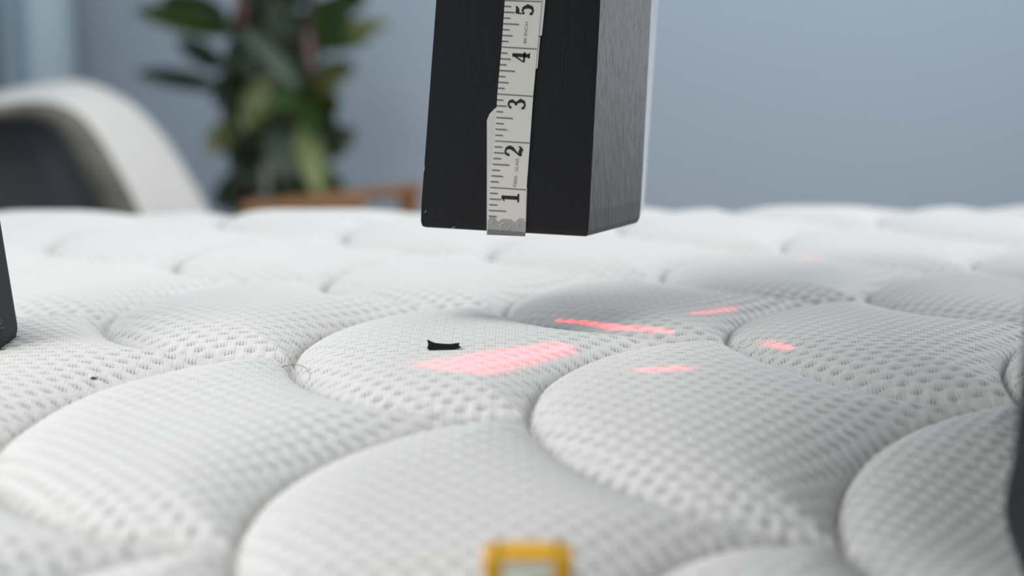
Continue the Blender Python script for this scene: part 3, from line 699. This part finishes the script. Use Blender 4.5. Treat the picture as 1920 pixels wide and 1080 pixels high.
pl((566, 225), (600, 360), 60, 4, -.08, -.16, .2); pl((440, 40), (560, 158), 42, 3, -.06, -.15, .6)
pl((520, 140), (455, 235), 66, 2, -.04, -.12, .3); pl((500, 170), (480, 215), 60, 4, -.07, -.12, .2)
pl((470, 20), (515, -40), 48, 1, -.05, -.1, .2); pl((600, 90), (650, -20), 70, 1, -.03, -.09, .2)
pl((560, 80), (500, 10), 50, 3, -.05, -.1, .3); pl((505, 230), (545, 335), 58, 3, -.05, -.12, .3)
pl((470, 215), (440, 330), 55, 0, 0, -.06, .2); pl((480, 250), (500, 370), 70, 0, -.02, -.08, .2)
pl((500, 330), (395, 375), 50, 0, 0, -.03, .4); pl((590, 330), (645, 365), 48, 0, 0, .02, .3)
pl((545, 300), (520, 400), 70, 0, -.03, -.07, .2); pl((600, 300), (610, 390), 58, 2, -.02, -.05, .3); pl((470, 330), (430, 400), 60, 0, 0, -.04, .2)
for (a_, b_, w_, m_) in (((480, 150), (415, 215), 55, 0), ((470, 190), (425, 275), 52, 0), ((540, 170), (500, 290), 70, 0), ((580, 190), (620, 270), 62, 0), ((540, 240), (590, 330), 70, 0),
                         ((480, 270), (440, 385), 62, 0), ((520, 300), (560, 395), 75, 2), ((560, 330), (620, 390), 66, 0), ((470, 60), (430, 140), 60, 0), ((540, 20), (600, 110), 70, 0), ((500, 40), (470, 140), 66, 3), ((590, 150), (560, 250), 70, 2),
                         ((455, 330), (400, 385), 50, 0), ((610, 20), (690, -10), 50, 1), ((520, 110), (560, 200), 64, 3), ((600, 200), (640, 190), 46, 2)):
    pl(a_, b_, w_, m_, .03, -.03, .25)
pl((470, 120), (400, 190), 56, 0, .03, .05, .2); pl((560, 40), (660, 10), 60, 3, .02, .0, .3); pl((500, 100), (530, 190), 60, 0, .0, -.05, .3)
for k in range(70):
    s = SP[k % 3]; i = random.randint(7, 20); A = s[i]; ang = random.uniform(0, math.tau); L = random.uniform(.10, .16)
    D = Vector((math.cos(ang)*.75, math.sin(ang)*.9, random.uniform(-.5, .45))).normalized()*L
    if A.x + D.x > at(650, 200, YP).x or A.x + D.x < at(395, 200, YP).x: D.x *= -.4
    leaf(A, A+D, random.uniform(.05, .075), LEAF[random.choice((0, 0, 0, 0, 1, 2, 3))], random.uniform(-.5, .5), .15)

# ------------------------------------------------------------------ background: pale curtain at the left
CURT = mat('pale_blue_curtain', (0.56, 0.68, 0.75), 0.85, noise=(30, (0.52, 0.64, 0.71)), bump=(500, .3, .001))
xr = at(135, 60, 3.28).x
bm = bmesh.new(); N = 120; cols = []
xs = np.linspace(-1.17, xr, N)
for lay in (0, 1):
    c = []
    for k, x in enumerate(xs):
        y = 3.28 + .022*math.sin((x-xr)*math.tau/.135+2.6) + .006*math.sin(x*31) + lay*.004
        c.append([bm.verts.new((x, y, z)) for z in (.04, .6, 1.2, 1.8, 2.36)])
    cols.append(c)
for lay in (0, 1):
    for k in range(N-1):
        for j in range(4): bm.faces.new((cols[lay][k][j], cols[lay][k+1][j], cols[lay][k+1][j+1], cols[lay][k][j+1]))
for k in (0, N-1):
    for j in range(4): bm.faces.new((cols[0][k][j], cols[0][k][j+1], cols[1][k][j+1], cols[1][k][j]))
curtain = thing('curtain', 'pale blue curtain hanging in folds by the back wall', 'curtain', ((xr-1.17)/2, 3.28, 0))
adopt(bm_obj('drape', bm, CURT, None, True), curtain)
bm = bmesh.new(); add_tube(bm, [(-1.18, 3.28, 2.38), (xr+.06, 3.28, 2.38)], .012, 12); adopt(bm_obj('curtain_rod', bm, STEEL, None, True), curtain)
for x in (-1.15, xr+.03): adopt(box('rod_bracket', (x, 3.34, 2.38), (.02, .12, .02), STEEL, bev=.003), curtain)
